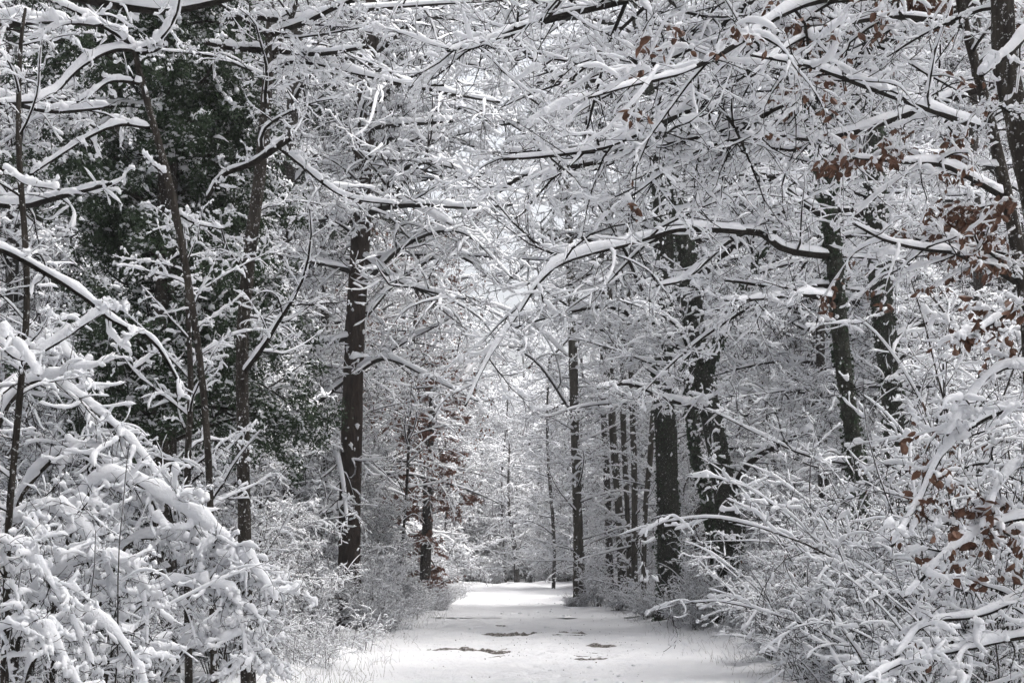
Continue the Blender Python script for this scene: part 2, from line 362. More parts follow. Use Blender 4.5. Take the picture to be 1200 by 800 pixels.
def arch(x0, ys, d, sgn, seed, span=250, w0=8):            # limbs that reach over the track
    r_ = np.random.default_rng(seed); out = []
    for y in ys:
        L_ = span * r_.uniform(0.6, 1.15); e = r_.uniform(-60, 30); q = r_.uniform(20, 60)
        out.append(([(x0, y), (x0 + sgn * L_ * .3, y - q), (x0 + sgn * L_ * .65, y - q * 1.1 + r_.normal() * 8), (x0 + sgn * L_, y - q * .6 - e * .4)], d, d - r_.uniform(-5, 6), w0 * r_.uniform(0.6, 1.1), 2))
    return out
SP_NEAR = dict(n2=10, n3=7, n4=3, lf2=0.40, lf3=0.40, rmin=0.0028)
SP_MID = dict(n2=13, n3=8, n4=3, lf2=0.42, lf3=0.42, rmin=0.005)
SP_FAR = dict(n2=11, n3=7, lf2=0.42, lf3=0.42, rmin=0.007)

# brown trunk beside the path
place_tree('oak_tree', 'stout brown trunk rising beside the left edge of the track, next to the dark evergreen', 'tree',
  [[(411, 750, 28, 29), (409, 640, 28, 26), (411, 520, 28, 25), (414, 400, 28, 23), (424, 250, 28, 22), (430, 120, 28, 23), (440, -60, 28, 18), (445, -240, 28, 8)]],
  11, 'bark_brown', n=22, t0=0.5, Lm=4.2, sp=SP_MID, snow=0.075, flecks=260, fleck=0.05,
  hands=[([(424, 255), (450, 243), (500, 240), (545, 243), (600, 240)], 27, 22, 9, 3), ([(426, 300), (470, 330), (520, 345), (545, 350)], 27, 22, 7, 3),
         ([(427, 95), (470, 97), (520, 108), (585, 120)], 27, 23, 10, 3), ([(428, 150), (470, 146), (530, 142)], 27, 25, 8, 4),
         ([(412, 395), (370, 402), (330, 398), (290, 420)], 28, 26, 8, 3), ([(412, 440), (450, 420), (500, 440), (560, 470)], 28, 26, 7, 2),
         ([(409, 590), (370, 605), (320, 628), (300, 634)], 28, 24, 6, 3)] + arch(428, (-60, -10, 40, 80, 105, 130, 160, 190, 215, 250, 330, 370), 28, 1, 1, 230))
# pair of dark trunks on the far side
place_tree('ivy_clad_tree', 'thick straight ivy-clad trunk, the left one of the dark leaning pair', 'tree',
  [[(784, 690, 31, 30), (783, 620, 31, 26), (782, 520, 31, 25), (776, 420, 31, 26), (779, 300, 31, 22), (772, 200, 31, 20), (765, 60, 31, 16), (760, -160, 31, 7)]],
  12, 'bark_ivy', n=24, t0=0.5, Lm=4.8, sp=SP_MID, snow=0.08, flecks=420, fleck=0.05, hands=arch(774, (-50, 0, 30, 60, 100, 130, 160, 190, 220, 280, 340, 400), 31, -1, 2, 260))
place_tree('ivy_clad_tree', 'dark forked trunk leaning over beside the straight ivy-clad one', 'tree',
  [[(857, 700, 28, 33), (853, 620, 28, 28), (840, 520, 28, 25), (820, 430, 28, 23), (808, 340, 28, 24), (800, 270, 28, 22), (780, 190, 28, 16), (750, 60, 28, 10), (735, -60, 28, 5)],
   [(846, 690, 28.6, 16), (830, 590, 28.6, 12), (814, 520, 28.6, 10), (806, 440, 28.6, 12), (812, 370, 28.6, 10)],
   [(826, 440, 28, 14), (842, 400, 27.5, 12), (860, 360, 27, 10), (890, 300, 26, 7), (930, 240, 25, 4)]],
  13, 'bark_ivy', n=6, t0=0.6, Lm=4.0, sp=SP_MID, snow=0.08, flecks=420, fleck=0.06,
  hands=[([(812, 330), (860, 290), (900, 255), (960, 235)], 28, 24, 12, 5), ([(835, 480), (790, 470), (740, 450), (700, 455)], 28, 26, 8, 3), ([(856, 580), (880, 540), (930, 512), (950, 505)], 28, 25, 10, 5)])
# the two dark trunks to the right
place_tree('ivy_clad_tree', 'dark slender trunk with a long limb reaching over the track', 'tree',
  [[(1030, 790, 19, 26), (1016, 650, 19, 22), (1000, 520, 19, 18), (982, 400, 19, 19), (975, 290, 19, 20), (967, 200, 19, 17), (950, 140, 19, 14), (930, 90, 19, 11), (905, 10, 19, 8), (895, -80, 19, 5)],
   [(974, 230, 19, 14), (972, 150, 19.2, 14), (962, 60, 19.3, 10), (955, -90, 19.3, 5)]],
  14, 'bark_ivy', n=16, t0=0.35, Lm=3.0, sp=SP_MID, snow=0.06, flecks=420, fleck=0.035,
  hands=[([(1010, 248), (960, 240), (915, 208), (870, 193), (800, 185), (740, 183), (690, 192), (620, 203), (585, 225)], 19.4, 19, 15, 4),
         ([(960, 250), (925, 225), (900, 205), (855, 205), (800, 210)], 19, 16, 9, 3), ([(972, 175), (930, 172), (890, 190), (850, 198)], 19, 17, 9, 4),
         ([(975, 300), (920, 292), (885, 270), (850, 285), (805, 325), (770, 335)], 19, 17, 10, 4),
         ([(880, 272), (800, 268), (740, 285), (680, 300), (640, 320), (605, 370), (572, 420), (545, 476)], 17.5, 15, 8, 2.5),
         ([(978, 350), (940, 345), (890, 350), (850, 352)], 19, 17, 8, 3), ([(932, 95), (890, 75), (830, 70), (770, 85), (700, 95), (655, 88), (625, 70), (597, 42)], 19, 15, 8, 5)])
place_tree('ivy_clad_tree', 'dark upright trunk standing close behind the slender one with the long limb', 'tree',
  [[(1070, 740, 22, 28), (1060, 640, 22, 24), (1048, 500, 22, 23), (1036, 380, 22, 25), (1028, 270, 22, 26), (1024, 160, 22, 22), (1022, 40, 22, 18), (1020, -120, 22, 8)]],
  15, 'bark_ivy', n=20, t0=0.3, Lm=3.2, sp=SP_MID, snow=0.06, flecks=500, fleck=0.04)
place_tree('oak_tree', 'black trunk leaning out at the upper right corner', 'tree',
  [[(1330, 900, 9, 44), (1275, 600, 9, 38), (1232, 330, 9, 33), (1205, 200, 9, 30), (1190, 110, 9, 28), (1178, 20, 9, 27), (1165, -120, 9, 22)]],
  16, 'bark', n=3, t0=0.6, Lm=1.2, sp=SP_NEAR, snow=0.035, flecks=160, fleck=0.012,
  hands=[([(1215, 20), (1190, 55), (1165, 75), (1150, 88)], 8.8, 8.4, 10, 6)], hsp=dict(n2=4, n3=4, lf2=0.5, lf3=0.5), hsnow=0.06)
# forked dark stem upper left and the leafless saplings
place_tree('ash_tree', 'dark speckled stem forking near the top in front of the evergreen', 'tree',
  [[(292, 760, 13, 16), (290, 600, 13, 15), (288, 420, 13, 15), (295, 290, 13, 15), (302, 200, 13, 14), (311, 100, 13, 13), (318, 40, 13, 10), (324, -60, 13, 8)],
   [(312, 100, 13, 8), (325, 60, 13, 7), (345, 15, 12.8, 6), (362, -30, 12.6, 5)]],
  17, 'bark', n=9, t0=0.3, Lm=1.6, sp=SP_NEAR, snow=0.035, flecks=240, fleck=0.012,
  hands=[([(243, 232), (262, 205), (298, 190), (338, 162)], 12.5, 12, 4, 9), ([(318, 40), (360, 25), (395, 8), (440, -10)], 13, 12, 8, 4),
         ([(313, 85), (345, 72), (400, 82), (470, 98), (520, 100)], 13, 12, 6, 3), ([(305, 58), (270, 56), (240, 50)], 13, 12.6, 9, 5), ([(265, 22), (300, 20), (330, 24)], 12.8, 12.8, 6, 9),
         ([(318, 165), (350, 190), (380, 215), (410, 232), (470, 240)], 12.9, 12, 7, 3), ([(330, 60), (375, 63), (430, 55)], 12.8, 12, 8, 4)], hsp=dict(n2=8, n3=4, n4=2, lf2=0.28, lf3=0.45, rmin=0.0018), hsnow=0.05)
place_tree('sapling', 'thin straight sapling at the far left, black against the snow', 'tree',
  [[(6, 720, 7.5, 8), (10, 600, 7.5, 8), (24, 450, 7.5, 8), (31, 330, 7.5, 7), (22, 180, 7.5, 7), (24, 60, 7.5, 5), (30, 10, 7.5, 3)]],
  18, 'bark', n=12, t0=0.15, Lm=0.8, sp=dict(n2=6, n3=4, lf2=0.4, lf3=0.4, rmin=0.0015), snow=0.03, flecks=60, fleck=0.006, ang=0.9, wig=0.005)
place_tree('sapling', 'slim dark sapling topped by a heavy snow load, before the evergreen', 'tree',
  [[(250, 760, 9.5, 8), (245, 560, 9.5, 8), (235, 430, 9.5, 8), (215, 300, 9.5, 9), (197, 210, 9.5, 9), (184, 160, 9.5, 8), (170, 110, 9.5, 8), (158, 60, 9.5, 7)]],
  19, 'bark', n=0, snow=0.03, flecks=60, fleck=0.006, wig=0.004,
  hands=[([(158, 58), (140, 42), (100, 20), (70, 5), (30, -10)], 9.5, 8.9, 6, 3), ([(168, 98), (132, 95), (110, 108), (90, 120)], 9.5, 9.2, 5, 3), ([(176, 150), (140, 146), (105, 160), (70, 182), (35, 205)], 9.5, 9.1, 5, 3),
         ([(160, 60), (185, 48), (205, 20), (212, -10)], 9.5, 9.2, 5, 3), ([(158, 62), (180, 60), (193, 52)], 9.5, 9.4, 5, 3), ([(195, 205), (178, 192), (168, 180)], 9.5, 9.4, 4, 2),
         ([(160, 58), (128, 60), (92, 80), (60, 112), (25, 120), (-30, 122)], 9.5, 8.7, 6, 5), ([(208, 250), (230, 262), (262, 268)], 9.5, 9.7, 4, 2)],
  hsp=dict(n2=6, n3=3, lf2=0.32, lf3=0.4, rmin=0.0015), hsnow=0.065)
place_tree('sapling', 'leaning sapling whose heavy white branch slants down across the evergreen', 'tree',
  [[(-60, 760, 6.6, 10), (-62, 560, 6.6, 9), (-60, 400, 6.6, 9), (-45, 285, 6.6, 8), (-40, 200, 6.6, 6)]],
  20, 'bark', n=0, snow=0.03, flecks=0, wig=0.004,
  hands=[([(-45, 285), (0, 292), (45, 315), (95, 345), (135, 378), (175, 395), (200, 430), (218, 465)], 6.6, 7.0, 9, 3), ([(-50, 215), (0, 198), (30, 215), (70, 222)], 6.6, 6.4, 6, 3),
         ([(-50, 390), (-10, 385), (25, 410), (45, 440)], 6.6, 6.2, 8, 3), ([(-50, 350), (20, 420), (60, 405), (110, 372), (118, 365)], 6.6, 6.8, 7, 3)],
  hsp=dict(n2=7, n3=3, lf2=0.26, lf3=0.4, rmin=0.0015), hsnow=0.052)
place_tree('sapling', 'bushy young tree with stiff white side twigs, low before the evergreen', 'tree',
  [[(222, 860, 11, 9), (221, 700, 11, 9), (220, 560, 11, 8), (222, 450, 11, 7), (219, 340, 11, 5), (217, 275, 11, 3)]],
  21, 'bark', n=26, t0=0.25, Lm=1.0, sp=dict(n2=7, n3=4, lf2=0.42, lf3=0.4, rmin=0.002), snow=0.045, flecks=60, fleck=0.008, ang=0.95, droop=-0.02, wig=0.01)
# brown leaved beeches
place_tree('beech_tree', 'young beech holding rusty brown leaves at the left edge of the far track', 'tree',
  [[(497, 745, 44, 16), (497, 700, 44, 14), (500, 600, 44, 12), (505, 500, 44, 9), (508, 430, 44, 5)]],
  22, 'bark', n=46, t0=0.12, Lm=2.1, sp=dict(n2=9, n3=6, lf2=0.42, lf3=0.4, rmin=0.004), snow=0.038, leaf=0.085, leaf_sp=48000, flecks=150, fleck=0.05, leafgroups=(1, 2), ang=1.3)
place_tree('beech_tree', 'young beech with scattered brown leaves under the arching boughs left of centre', 'tree',
  [[(462, 720, 36, 4), (474, 600, 36, 3.5), (482, 450, 36, 3.5), (490, 330, 36, 4), (492, 260, 36, 2)]],
  23, 'bark', n=44, t0=0.3, Lm=3.2, sp=dict(n2=10, n3=7, lf2=0.42, lf3=0.4, rmin=0.004), snow=0.065, leaf=0.09, leaf_sp=3200, flecks=150, fleck=0.04, leafgroups=(1, 2), ang=1.25)
place_tree('beech_tree', 'beech with hanging brown leaves at the upper right', 'tree',
  [[(1215, 820, 11, 20), (1210, 600, 11, 19), (1204, 400, 11, 17), (1185, 260, 11, 15), (1160, 120, 11, 12), (1130, 0, 11, 9), (1110, -120, 11, 6)]],
  24, 'bark', n=16, t0=0.3, Lm=1.6, sp=SP_NEAR, snow=0.04, leaf=0.072, leaf_sp=8000, flecks=80, fleck=0.012, leafgroups=(2,),
  hands=[([(1150, 150), (1080, 125), (1010, 100), (950, 78), (880, 65)], 10.6, 8.5, 8, 3), ([(1130, 30), (1060, 20), (990, 28), (930, 50), (880, 90)], 10.6, 9, 8, 3),
         ([(1120, -20), (1020, -10), (930, 10), (860, 55), (800, 85), (740, 100), (690, 115)], 10.6, 7.6, 9, 3), ([(1175, 230), (1110, 195), (1060, 190), (1000, 185)], 11, 9.5, 8, 3),
         ([(1190, 330), (1140, 300), (1085, 292), (1040, 282), (1000, 262)], 11, 9, 8, 3)], hsp=dict(n2=11, n3=6, n4=2, lf2=0.36, lf3=0.4, rmin=0.002), hsnow=0.055)
place_tree('beech_tree', 'snow-bent beech branch load with copper leaves at the right margin, closest to the viewer', 'tree',
  [[(1290, 950, 6.5, 16), (1280, 700, 6.5, 14), (1265, 500, 6.5, 12), (1250, 380, 6.5, 10), (1235, 200, 6.5, 7)]],
  25, 'bark', n=0, snow=0.03, flecks=30, fleck=0.008, leaf=0.062, leaf_sp=1100, leafgroups=(1, 2),
  hands=[([(1265, 500), (1200, 478), (1150, 492), (1105, 530), (1075, 590), (1045, 640)], 6.5, 5.8, 9, 4), ([(1262, 460), (1200, 430), (1160, 440), (1130, 480), (1110, 510)], 6.5, 6, 8, 3),
         ([(1275, 640), (1210, 690), (1150, 720), (1085, 730), (1050, 770)], 6.5, 5.7, 9, 4), ([(1280, 740), (1200, 745), (1130, 760), (1060, 775), (1010, 800)], 6.4, 5.5, 9, 4),
         ([(1255, 380), (1200, 360), (1150, 385), (1120, 395)], 6.5, 6, 7, 3), ([(1268, 560), (1200, 545), (1170, 570), (1150, 620)], 6.5, 6, 7, 3), ([(1270, 600), (1180, 610), (1120, 640), (1060, 700)], 6.4, 5.8, 7, 3)],
  hsp=dict(n2=13, n3=5, n4=2, lf2=0.28, lf3=0.42, rmin=0.0016), hsnow=0.05)
# trees out of the frame whose boughs arch across the top
place_tree('oak_tree', 'oak whose snow-thick boughs sweep down from the top edge over the track', 'tree',
  [[(1560, 900, 14, 50), (1540, 400, 14, 46), (1400, -100, 14, 36), (1300, -400, 14, 24)]],
  26, 'bark', n=0, snow=0.05, flecks=50,
  hands=[([(1430, -150), (1150, -60), (1000, -10), (930, 20), (850, 105), (770, 145), (700, 175), (590, 187)], 14, 10, 15, 4), ([(1400, -200), (1100, -90), (900, -60), (800, -20), (715, 5), (640, 22), (570, 48), (525, 60)], 14, 9.5, 15, 4),
         ([(1430, -100), (1200, -20), (1050, 40), (940, 110), (860, 148), (760, 172), (640, 182)], 14, 11, 13, 3), ([(1450, -90), (1250, 60), (1100, 120), (980, 160), (900, 160), (820, 175), (740, 230)], 14, 11, 13, 3),
         ([(1430, -180), (1150, -120), (1000, -60), (880, 0), (820, 50), (760, 75), (700, 60)], 14, 11, 13, 3)],
  hsp=dict(n2=30, n3=9, n4=3, lf2=0.2, lf3=0.36, rmin=0.003, t0=0.25), hsnow=0.045)
place_tree('oak_tree', 'oak whose level boughs cross in front of the evergreen from the upper left', 'tree',
  [[(-420, 900, 12, 40), (-400, 300, 12, 36), (-300, -200, 12, 26), (-250, -400, 12, 18)]],
  27, 'bark', n=0, snow=0.05, flecks=50,
  hands=[([(-320, -100), (-100, -40), (60, -10), (180, 12), (260, 0), (330, -20)], 12, 10, 18, 5), ([(-380, 120), (-150, 60), (0, 30), (50, 25), (120, 30)], 12, 9, 16, 4), ([(-350, 0), (-120, 80), (0, 115), (60, 130), (130, 125)], 12, 9.5, 14, 4),
         ([(-380, 160), (-160, 200), (0, 240), (70, 230), (130, 215)], 12, 9.5, 14, 4)],
  hsp=dict(n2=10, n3=5, n4=0, lf2=0.14, lf3=0.38, rmin=0.002, t0=0.3), hsnow=0.06)
# slim trunks of the far right verge
for seed, lab, tr_, n_, L_ in (
  (31, 'slim rough trunk standing alone at the right edge of the far track', [(680, 715, 42, 17), (677, 640, 42, 12), (674, 540, 42, 10), (672, 440, 42, 11), (668, 300, 42, 9), (660, 100, 42, 6)], 44, 2.2),
  (32, 'leftmost of the row of thin poles left of the straight ivy-clad trunk', [(716, 700, 44, 9), (713, 600, 44, 8), (708, 500, 44, 7), (706, 380, 44, 7), (704, 200, 44, 5)], 30, 2.0),
  (33, 'thickest pole of the thin row left of the straight ivy-clad trunk', [(730, 700, 43, 11), (725, 600, 43, 9), (718, 500, 43, 9), (716, 420, 43, 7), (714, 240, 43, 6)], 26, 2.2),
  (34, 'speckled pole in the middle of the thin row by the ivy-clad trunk', [(738, 700, 42, 7), (735, 600, 42, 6), (730, 480, 42, 7), (729, 380, 42, 6), (728, 250, 42, 4)], 22, 1.8),
  (35, 'clean straight pole in the thin row by the ivy-clad trunk', [(744, 700, 40, 8), (743, 600, 40, 7), (741, 480, 40, 7), (738, 380, 40, 6), (735, 200, 40, 5)], 18, 1.8),
  (36, 'crooked pole with a side kink just left of the straight ivy-clad trunk', [(754, 700, 38, 6), (756, 600, 38, 6), (762, 530, 38, 7), (766, 470, 38, 6), (768, 380, 38, 5)], 22, 1.6),
  (37, 'wavy dark stem among the white twigs beyond the lone slim trunk', [(648, 700, 66, 4.5), (650, 640, 66, 4), (645, 570, 66, 4), (641, 500, 66, 3), (644, 420, 66, 3)], 40, 2.4),
  (38, 'faint small tree standing where the track ends', [(606, 700, 76, 8), (604, 650, 76, 6), (598, 610, 76, 4), (596, 570, 76, 3), (597, 520, 76, 2)], 50, 3.2)):
    place_tree('slender_tree', lab, 'tree', [tr_], seed, 'bark_grey' if seed in (31, 33, 34, 35, 36) else 'bark', 'slim trunks beside the far track', hands=arch(tr_[4][0], (60, 120, 180, 240, 300, 360, 420, 480), tr_[4][2], -1 if seed == 31 else 1, seed, 170, 3.2) if seed in (31, 37) else None, n=n_, t0=0.15, Lm=L_, sp=dict(n2=9, n3=5, lf2=0.42, lf3=0.4, rmin=0.005), snow=0.075, flecks=520 if seed == 31 else 220, fleck=0.05, sides=9, dens=(12, 7, 5, 4))
# ------------------------------------------------------------------ evergreens
def evergreen(name, label, x, y, H, Lm, seed, nprim, nleaf, zlow, lsize=0.055, snow=0.05, tr=0.17):
    rng = np.random.default_rng(seed); base = np.array([x, y, float(gz(x, y))]); root = empty(name, base, label, 'tree')
    P, R = trunk_curve([(0, 0, 0), (0.05, 0, H * 0.5), (0, 0.05, H)], [tr, tr * 0.7, 0.03], 14, rng, 0.02)
    obj('trunk', trunk_chunks(P, R, rng, 12), M['bark'], root)
    Pk, Rk, Lk = kids(P, R, np.array([Lm]), rng, nprim, zlow / H, 0.98, 1.25, 9, 1.0, 9, 0.09, 0.02, rf=0.4, hook=0.07, taper=0.45, slim=0.012)
    g = sprays(Pk, Rk, Lk, rng, n2=10, n3=7, lf2=0.40, lf3=0.5, flat=0.6, droop=0.09, rmin=0.003)
    obj('crown', bark_chunks(g[:2], (6, 3)), M['twig'], root)
    c = np.concatenate([g[2][0][:, 1:].reshape(-1, 3), g[2][0][:, 2:].reshape(-1, 3), g[1][0][:, 3:].reshape(-1, 3)])
    c = c[rng.integers(0, len(c), nleaf)] + rng.normal(size=(nleaf, 3)) * 0.045
    obj('foliage', [fine_leaves(c, lsize, rng, 0.8, 0.42)], M['leaf_dark'], root, False)
    # snow lies in broken pads on the shoulders of the boughs
    P2, R2 = g[1]; sel = rng.random(len(P2)) < 0.68; P3, R3 = g[2]; s3 = (np.repeat(sel, 7) | (rng.random(len(P3)) < 0.2)) & (rng.random(len(P3)) < 0.7)
    up = np.array([0, 0, 0.045])
    cs = [snow_on(P2[sel] + up, R2[sel] + 0.006, rng, snow * 0.75, 7, 0.6, 0.45, 16), snow_on(P3[s3] + up, R3[s3] + 0.006, rng, snow * 0.8, 6, 0.6, 0.3, 9)]
    q = c[rng.integers(0, len(c), nleaf // 6)] + np.array([0, 0, 0.02]); q = q[np.sin(q[:, 0] * 5 + 1) + np.sin(q[:, 1] * 6) + np.sin(q[:, 2] * 7 + q[:, 0] * 3) > 0.1]
    cs.append(blobs(q, rng.uniform(0.010, 0.042, (len(q), 1)) * np.array([1, 1, 0.6]), rng, 0.7, 1, 5))
    obj('snow', cs, M['snow'], root)
evergreen('evergreen_tree', 'broad dark evergreen with drooping snow-dusted foliage, filling the upper left', -4.3, 15.8, 13, 1.9, 41, 150, 240000, 2.6, lsize=0.06, snow=0.062)
evergreen('evergreen_tree', 'dark evergreen top showing behind the brown trunk at the upper left', -4.0, 33.0, 24, 1.9, 42, 110, 80000, 10.0, lsize=0.08, tr=0.10)
evergreen('evergreen_tree', 'low dark evergreen between the broad one and the brown trunk', -5.9, 22.5, 12, 1.9, 43, 60, 50000, 2.0)

# ------------------------------------------------------------------ bushes and the wood, built once and copied
def copy_thing(root, loc, rz, sc, label, group, cat=None):
    r = root.copy(); C.objects.link(r); r.location = loc; r.rotation_euler.z = rz; r.scale = (sc, sc, sc * RNG.uniform(0.9, 1.12))
    r['label'] = label; r['group'] = group
    if cat: r['category'] = cat
    for ch in KIDS[root.name]:
        c = ch.copy(); C.objects.link(c); c.parent = r
    return r
KIDS = {}; RNG = np.random.default_rng(77)
def finish(root, parts): KIDS[root.name] = parts; return root

def make_bush(seed, ns, H, spread, sp, snow, dens, leafn=0, droop=0.05, stem=0.012, K=10, lump=0.45):
    rng = np.random.default_rng(seed); root = empty('bush', (0, 0, 0), 'x', 'bush')
    a = rng.uniform(0, 6.28, ns); rr = rng.uniform(0, 0.35, ns) * spread; st = np.stack([np.cos(a) * rr, np.sin(a) * rr, np.full(ns, -0.05)], 1)
    lean = rng.uniform(0.05, 0.5, ns); d = np.stack([np.cos(a) * lean * spread, np.sin(a) * lean * spread, np.ones(ns) * 1.0], 1)
    L = H * rng.uniform(0.55, 1.1, ns); P = grow(st, d, L, K, rng, 0.07, 0.01, droop * 2.2); R = np.linspace(1, 0.25, K)[None] * (stem * rng.uniform(0.6, 1.2, (ns, 1)))
    g = sprays(P, R, L, rng, **sp)
    parts = [obj('stems', bark_chunks(g[:1], (6,)), M['bark'], root), obj('twigs', bark_chunks(g[1:], (4, 3, 3)) + bare_twigs(g, rng, 4, 0.0028), M['twig'], root), obj('snow', snow_chunks(g, rng, snow, dens=dens, lump=lump), M['snow'], root)]
    if leafn:
        c = np.concatenate([q[0].reshape(-1, 3) for q in g[1:]]); c = c[rng.integers(0, len(c), leafn)]
        parts.append(obj('leaves', [leaves(c, 0.06, rng, 1.0, 0.55)], M['leaf_brown'], root, False))
    return finish(root, parts)
def make_tree(seed, H, n, Lm, sp, snow, dens, r0=0.16, t0=0.1, sides=(5, 3, 3), name='tree', droop=0.03, ang=1.15, barkm='bark', flecks=150):
    rng = np.random.default_rng(seed); root = empty(name, (0, 0, 0), 'x', 'tree')
    P, R = trunk_curve([(0, 0, -0.1), (rng.normal() * .2, rng.normal() * .2, H * 0.35), (rng.normal() * .5, rng.normal() * .5, H * 0.7), (rng.normal() * .7, rng.normal() * .7, H)], [r0, r0 * 0.8, r0 * 0.5, 0.02], 14, rng, 0.05)
    Pk, Rk, Lk = kids(P, R, np.array([Lm]), rng, n, t0, 0.99, ang, 9, 1.0, 8, 0.09, droop, rf=0.4, hook=0.03, taper=0.35, slim=0.012)
    g = sprays(Pk, Rk, Lk, rng, **sp)
    parts = [obj('trunk', trunk_chunks(P, R, rng, 9, dens=2), M[barkm], root), obj('crown', bark_chunks(g, sides) + bare_twigs(g, rng, 2, 0.006), M['twig'], root),
             obj('snow', snow_chunks(g, rng, snow, (6, 5, 4), dens) + [plaster(P, R, rng, flecks, 0.05), snow_on(P, R, rng, snow, 6, .4, .2, 30)], M['snow'], root)]
    return finish(root, parts)

nearb = [make_bush(s, 26, 2.7, 0.9, dict(n2=9, n3=6, n4=0, lf2=0.34, lf3=0.42, rmin=0.003, droop=0.02), 0.045, (30, 16, 9, 5), leafn=l) for s, l in ((51, 0), (52, 60), (53, 0))]
midb = [make_bush(s, 30, h, 0.9, dict(n2=9, n3=6, lf2=0.34, lf3=0.42, rmin=0.005, droop=0.02), 0.055, (18, 9, 6, 4)) for s, h in ((54, 2.2), (55, 3.2), (56, 1.6))]
lowb = [make_bush(s, 24, 0.95, 1.5, dict(n2=7, n3=5, lf2=0.4, lf3=0.42, rmin=0.002), 0.035, (14, 7, 5, 4), stem=0.005) for s in (57, 58)]
und = [make_tree(s, h, 54, 1.9, dict(n2=12, n3=8, lf2=0.42, lf3=0.42, rmin=0.006), 0.06, (14, 8, 5, 4), r0=0.05, t0=0.06, name='sapling', droop=0.0, flecks=60) for s, h in ((61, 6.5), (62, 8.0), (63, 5.0))]
big = [make_tree(s, h, 58, L_, dict(n2=16, n3=8, lf2=0.36, lf3=0.40, rmin=0.010), 0.075, (14, 8, 5, 4), r0=r_, t0=0.17, name='broadleaf_tree') for s, h, L_, r_ in ((71, 22, 5.5, 0.19), (72, 25, 6.0, 0.22), (73, 19, 5.0, 0.14), (74, 23, 5.0, 0.17))]

high = [make_tree(s, h, 34, L_, dict(n2=14, n3=7, lf2=0.36, lf3=0.40, rmin=0.008), 0.10, (12, 7, 5, 4), r0=0.2, t0=0.5, name='shade_tree') for s, h, L_ in ((75, 24, 6.5), (76, 26, 7.0))]  # crowns start above the frame; added only for the shade they cast
FIRST = set()
WINDOWS = ((382, 442, 29), (750, 885, 31), (950, 1060, 21), (468, 540, 44), (640, 760, 44))
def blocked(x, y, reach):
    px = 600 + x / y * F; m = reach / y * F
    return any(a - m < px < b + m and y < d + 0.5 for a, b, d in WINDOWS)
def put(protos, k, x, y, rz, sc, label, group, cat=None):
    p = protos[k % len(protos)]
    if p.name not in FIRST:
        FIRST.add(p.name); p.location = (x, y, float(gz(x, y))); p.rotation_euler.z = rz; p.scale = (sc, sc, sc); p['label'] = label; p['group'] = group
        if cat: p['category'] = cat
        return p
    return copy_thing(p, (x, y, float(gz(x, y))), rz, sc, label, group, cat)
U = RNG.uniform
cx = lambda y: 0.77 - 0.008 * y
# near thicket on the right: (picture x, distance, scale)
rb = ['arching bush at the lower right edge of the near track', 'tall twiggy bush before the slender dark trunk', 'white-loaded bush under the copper leaves', 'dense low bush below the slender dark trunk', 'upright bush with crossing black stems at the right', 'bush of long bare rods right of the track',
      'tall bush between the two dark right-hand trunks', 'bush leaning to the track near the forked trunk', 'spindly bush reaching up at the right margin', 'snow-heaped bush in the bottom right corner', 'fine-twigged bush crowding the right verge', 'high bush behind the near copper leaves']
for i, (px, d, sc) in enumerate(((965, 14.5, 0.85), (1000, 17, 1.25), (1125, 9.5, 1.1), (1010, 13, 0.75), (1085, 13, 1.1), (950, 19, 1.1), (1060, 17, 1.15), (935, 24, 0.8), (1150, 12, 1.5), (1160, 8.5, 0.75), (905, 19, 0.6), (1170, 15, 1.5))):
    put(nearb, i, (px - 600) / F * d, d, U(0, 6.28), sc, rb[i], 'bushes crowding the right side')
lb = ['dense thin-stemmed bush between the white bush and the brown trunk', 'pale low bush at the left verge of the near track', 'bush standing behind the big white bush', 'brushy bush at the foot of the brown trunk', 'tall brushy bush under the evergreen', 'thin bush in the gap below the evergreen']
for i, (px, d, sc) in enumerate(((300, 17, 0.75), (350, 21, 0.7), (150, 12, 0.75), (375, 26, 0.5), (265, 16, 0.95), (30, 11, 0.8))):
    put(nearb, i + 1, (px - 600) / F * d, d, U(0, 6.28), sc, lb[i], 'bushes crowding the left side')
# verges
for i, (px, d, sc) in enumerate(((795, 29.5, 0.6), (835, 28, 0.7), (868, 26.5, 0.65), (760, 33, 0.6), (815, 27.5, 0.4), (880, 24, 0.6), (725, 38, 0.55), (700, 41, 0.5), (682, 41, 0.35), (668, 41.5, 0.28))):
    x = (px - 600) / F * d; put(midb, i, x, d, U(0, 6.28), sc, ['brush at the foot of the straight ivy-clad trunk', 'brush between the pair of ivy-clad trunks', 'brush before the leaning ivy-clad trunk', 'brush by the thin row of poles', 'small brush nearest the track under the pair of ivy-clad trunks', 'brush right of the leaning ivy-clad trunk', 'brush at the feet of the thin poles', 'brush beside the lone slim trunk', 'small brush hugging the foot of the lone slim trunk', 'low brush on the track side of the lone slim trunk'][i], 'brush under the ivy-clad trunks')
for i, (px, d, sc) in enumerate(((290, 22, 0.9), (312, 26, 0.9), (330, 25, 0.45), (255, 19, 0.8), (370, 33, 0.9), (450, 35, 0.6), (268, 24, 1.2), (290, 19.5, 0.7), (335, 20.5, 0.42))):
    x = (px - 600) / F * d; put(und, i, x, d, U(0, 6.28), sc, ['twiggy young tree below the evergreens', 'twiggy young tree left of the brown trunk', 'short twiggy tree crowding the brown trunk', 'twiggy young tree behind the big white bush', 'young tree rising behind the brown trunk', 'young tree just right of the brown trunk', 'taller young tree between the evergreens and the white bush', 'knotted low sapling at the left verge', 'low sapling leaning at the left verge'][i], 'young trees around the brown trunk')
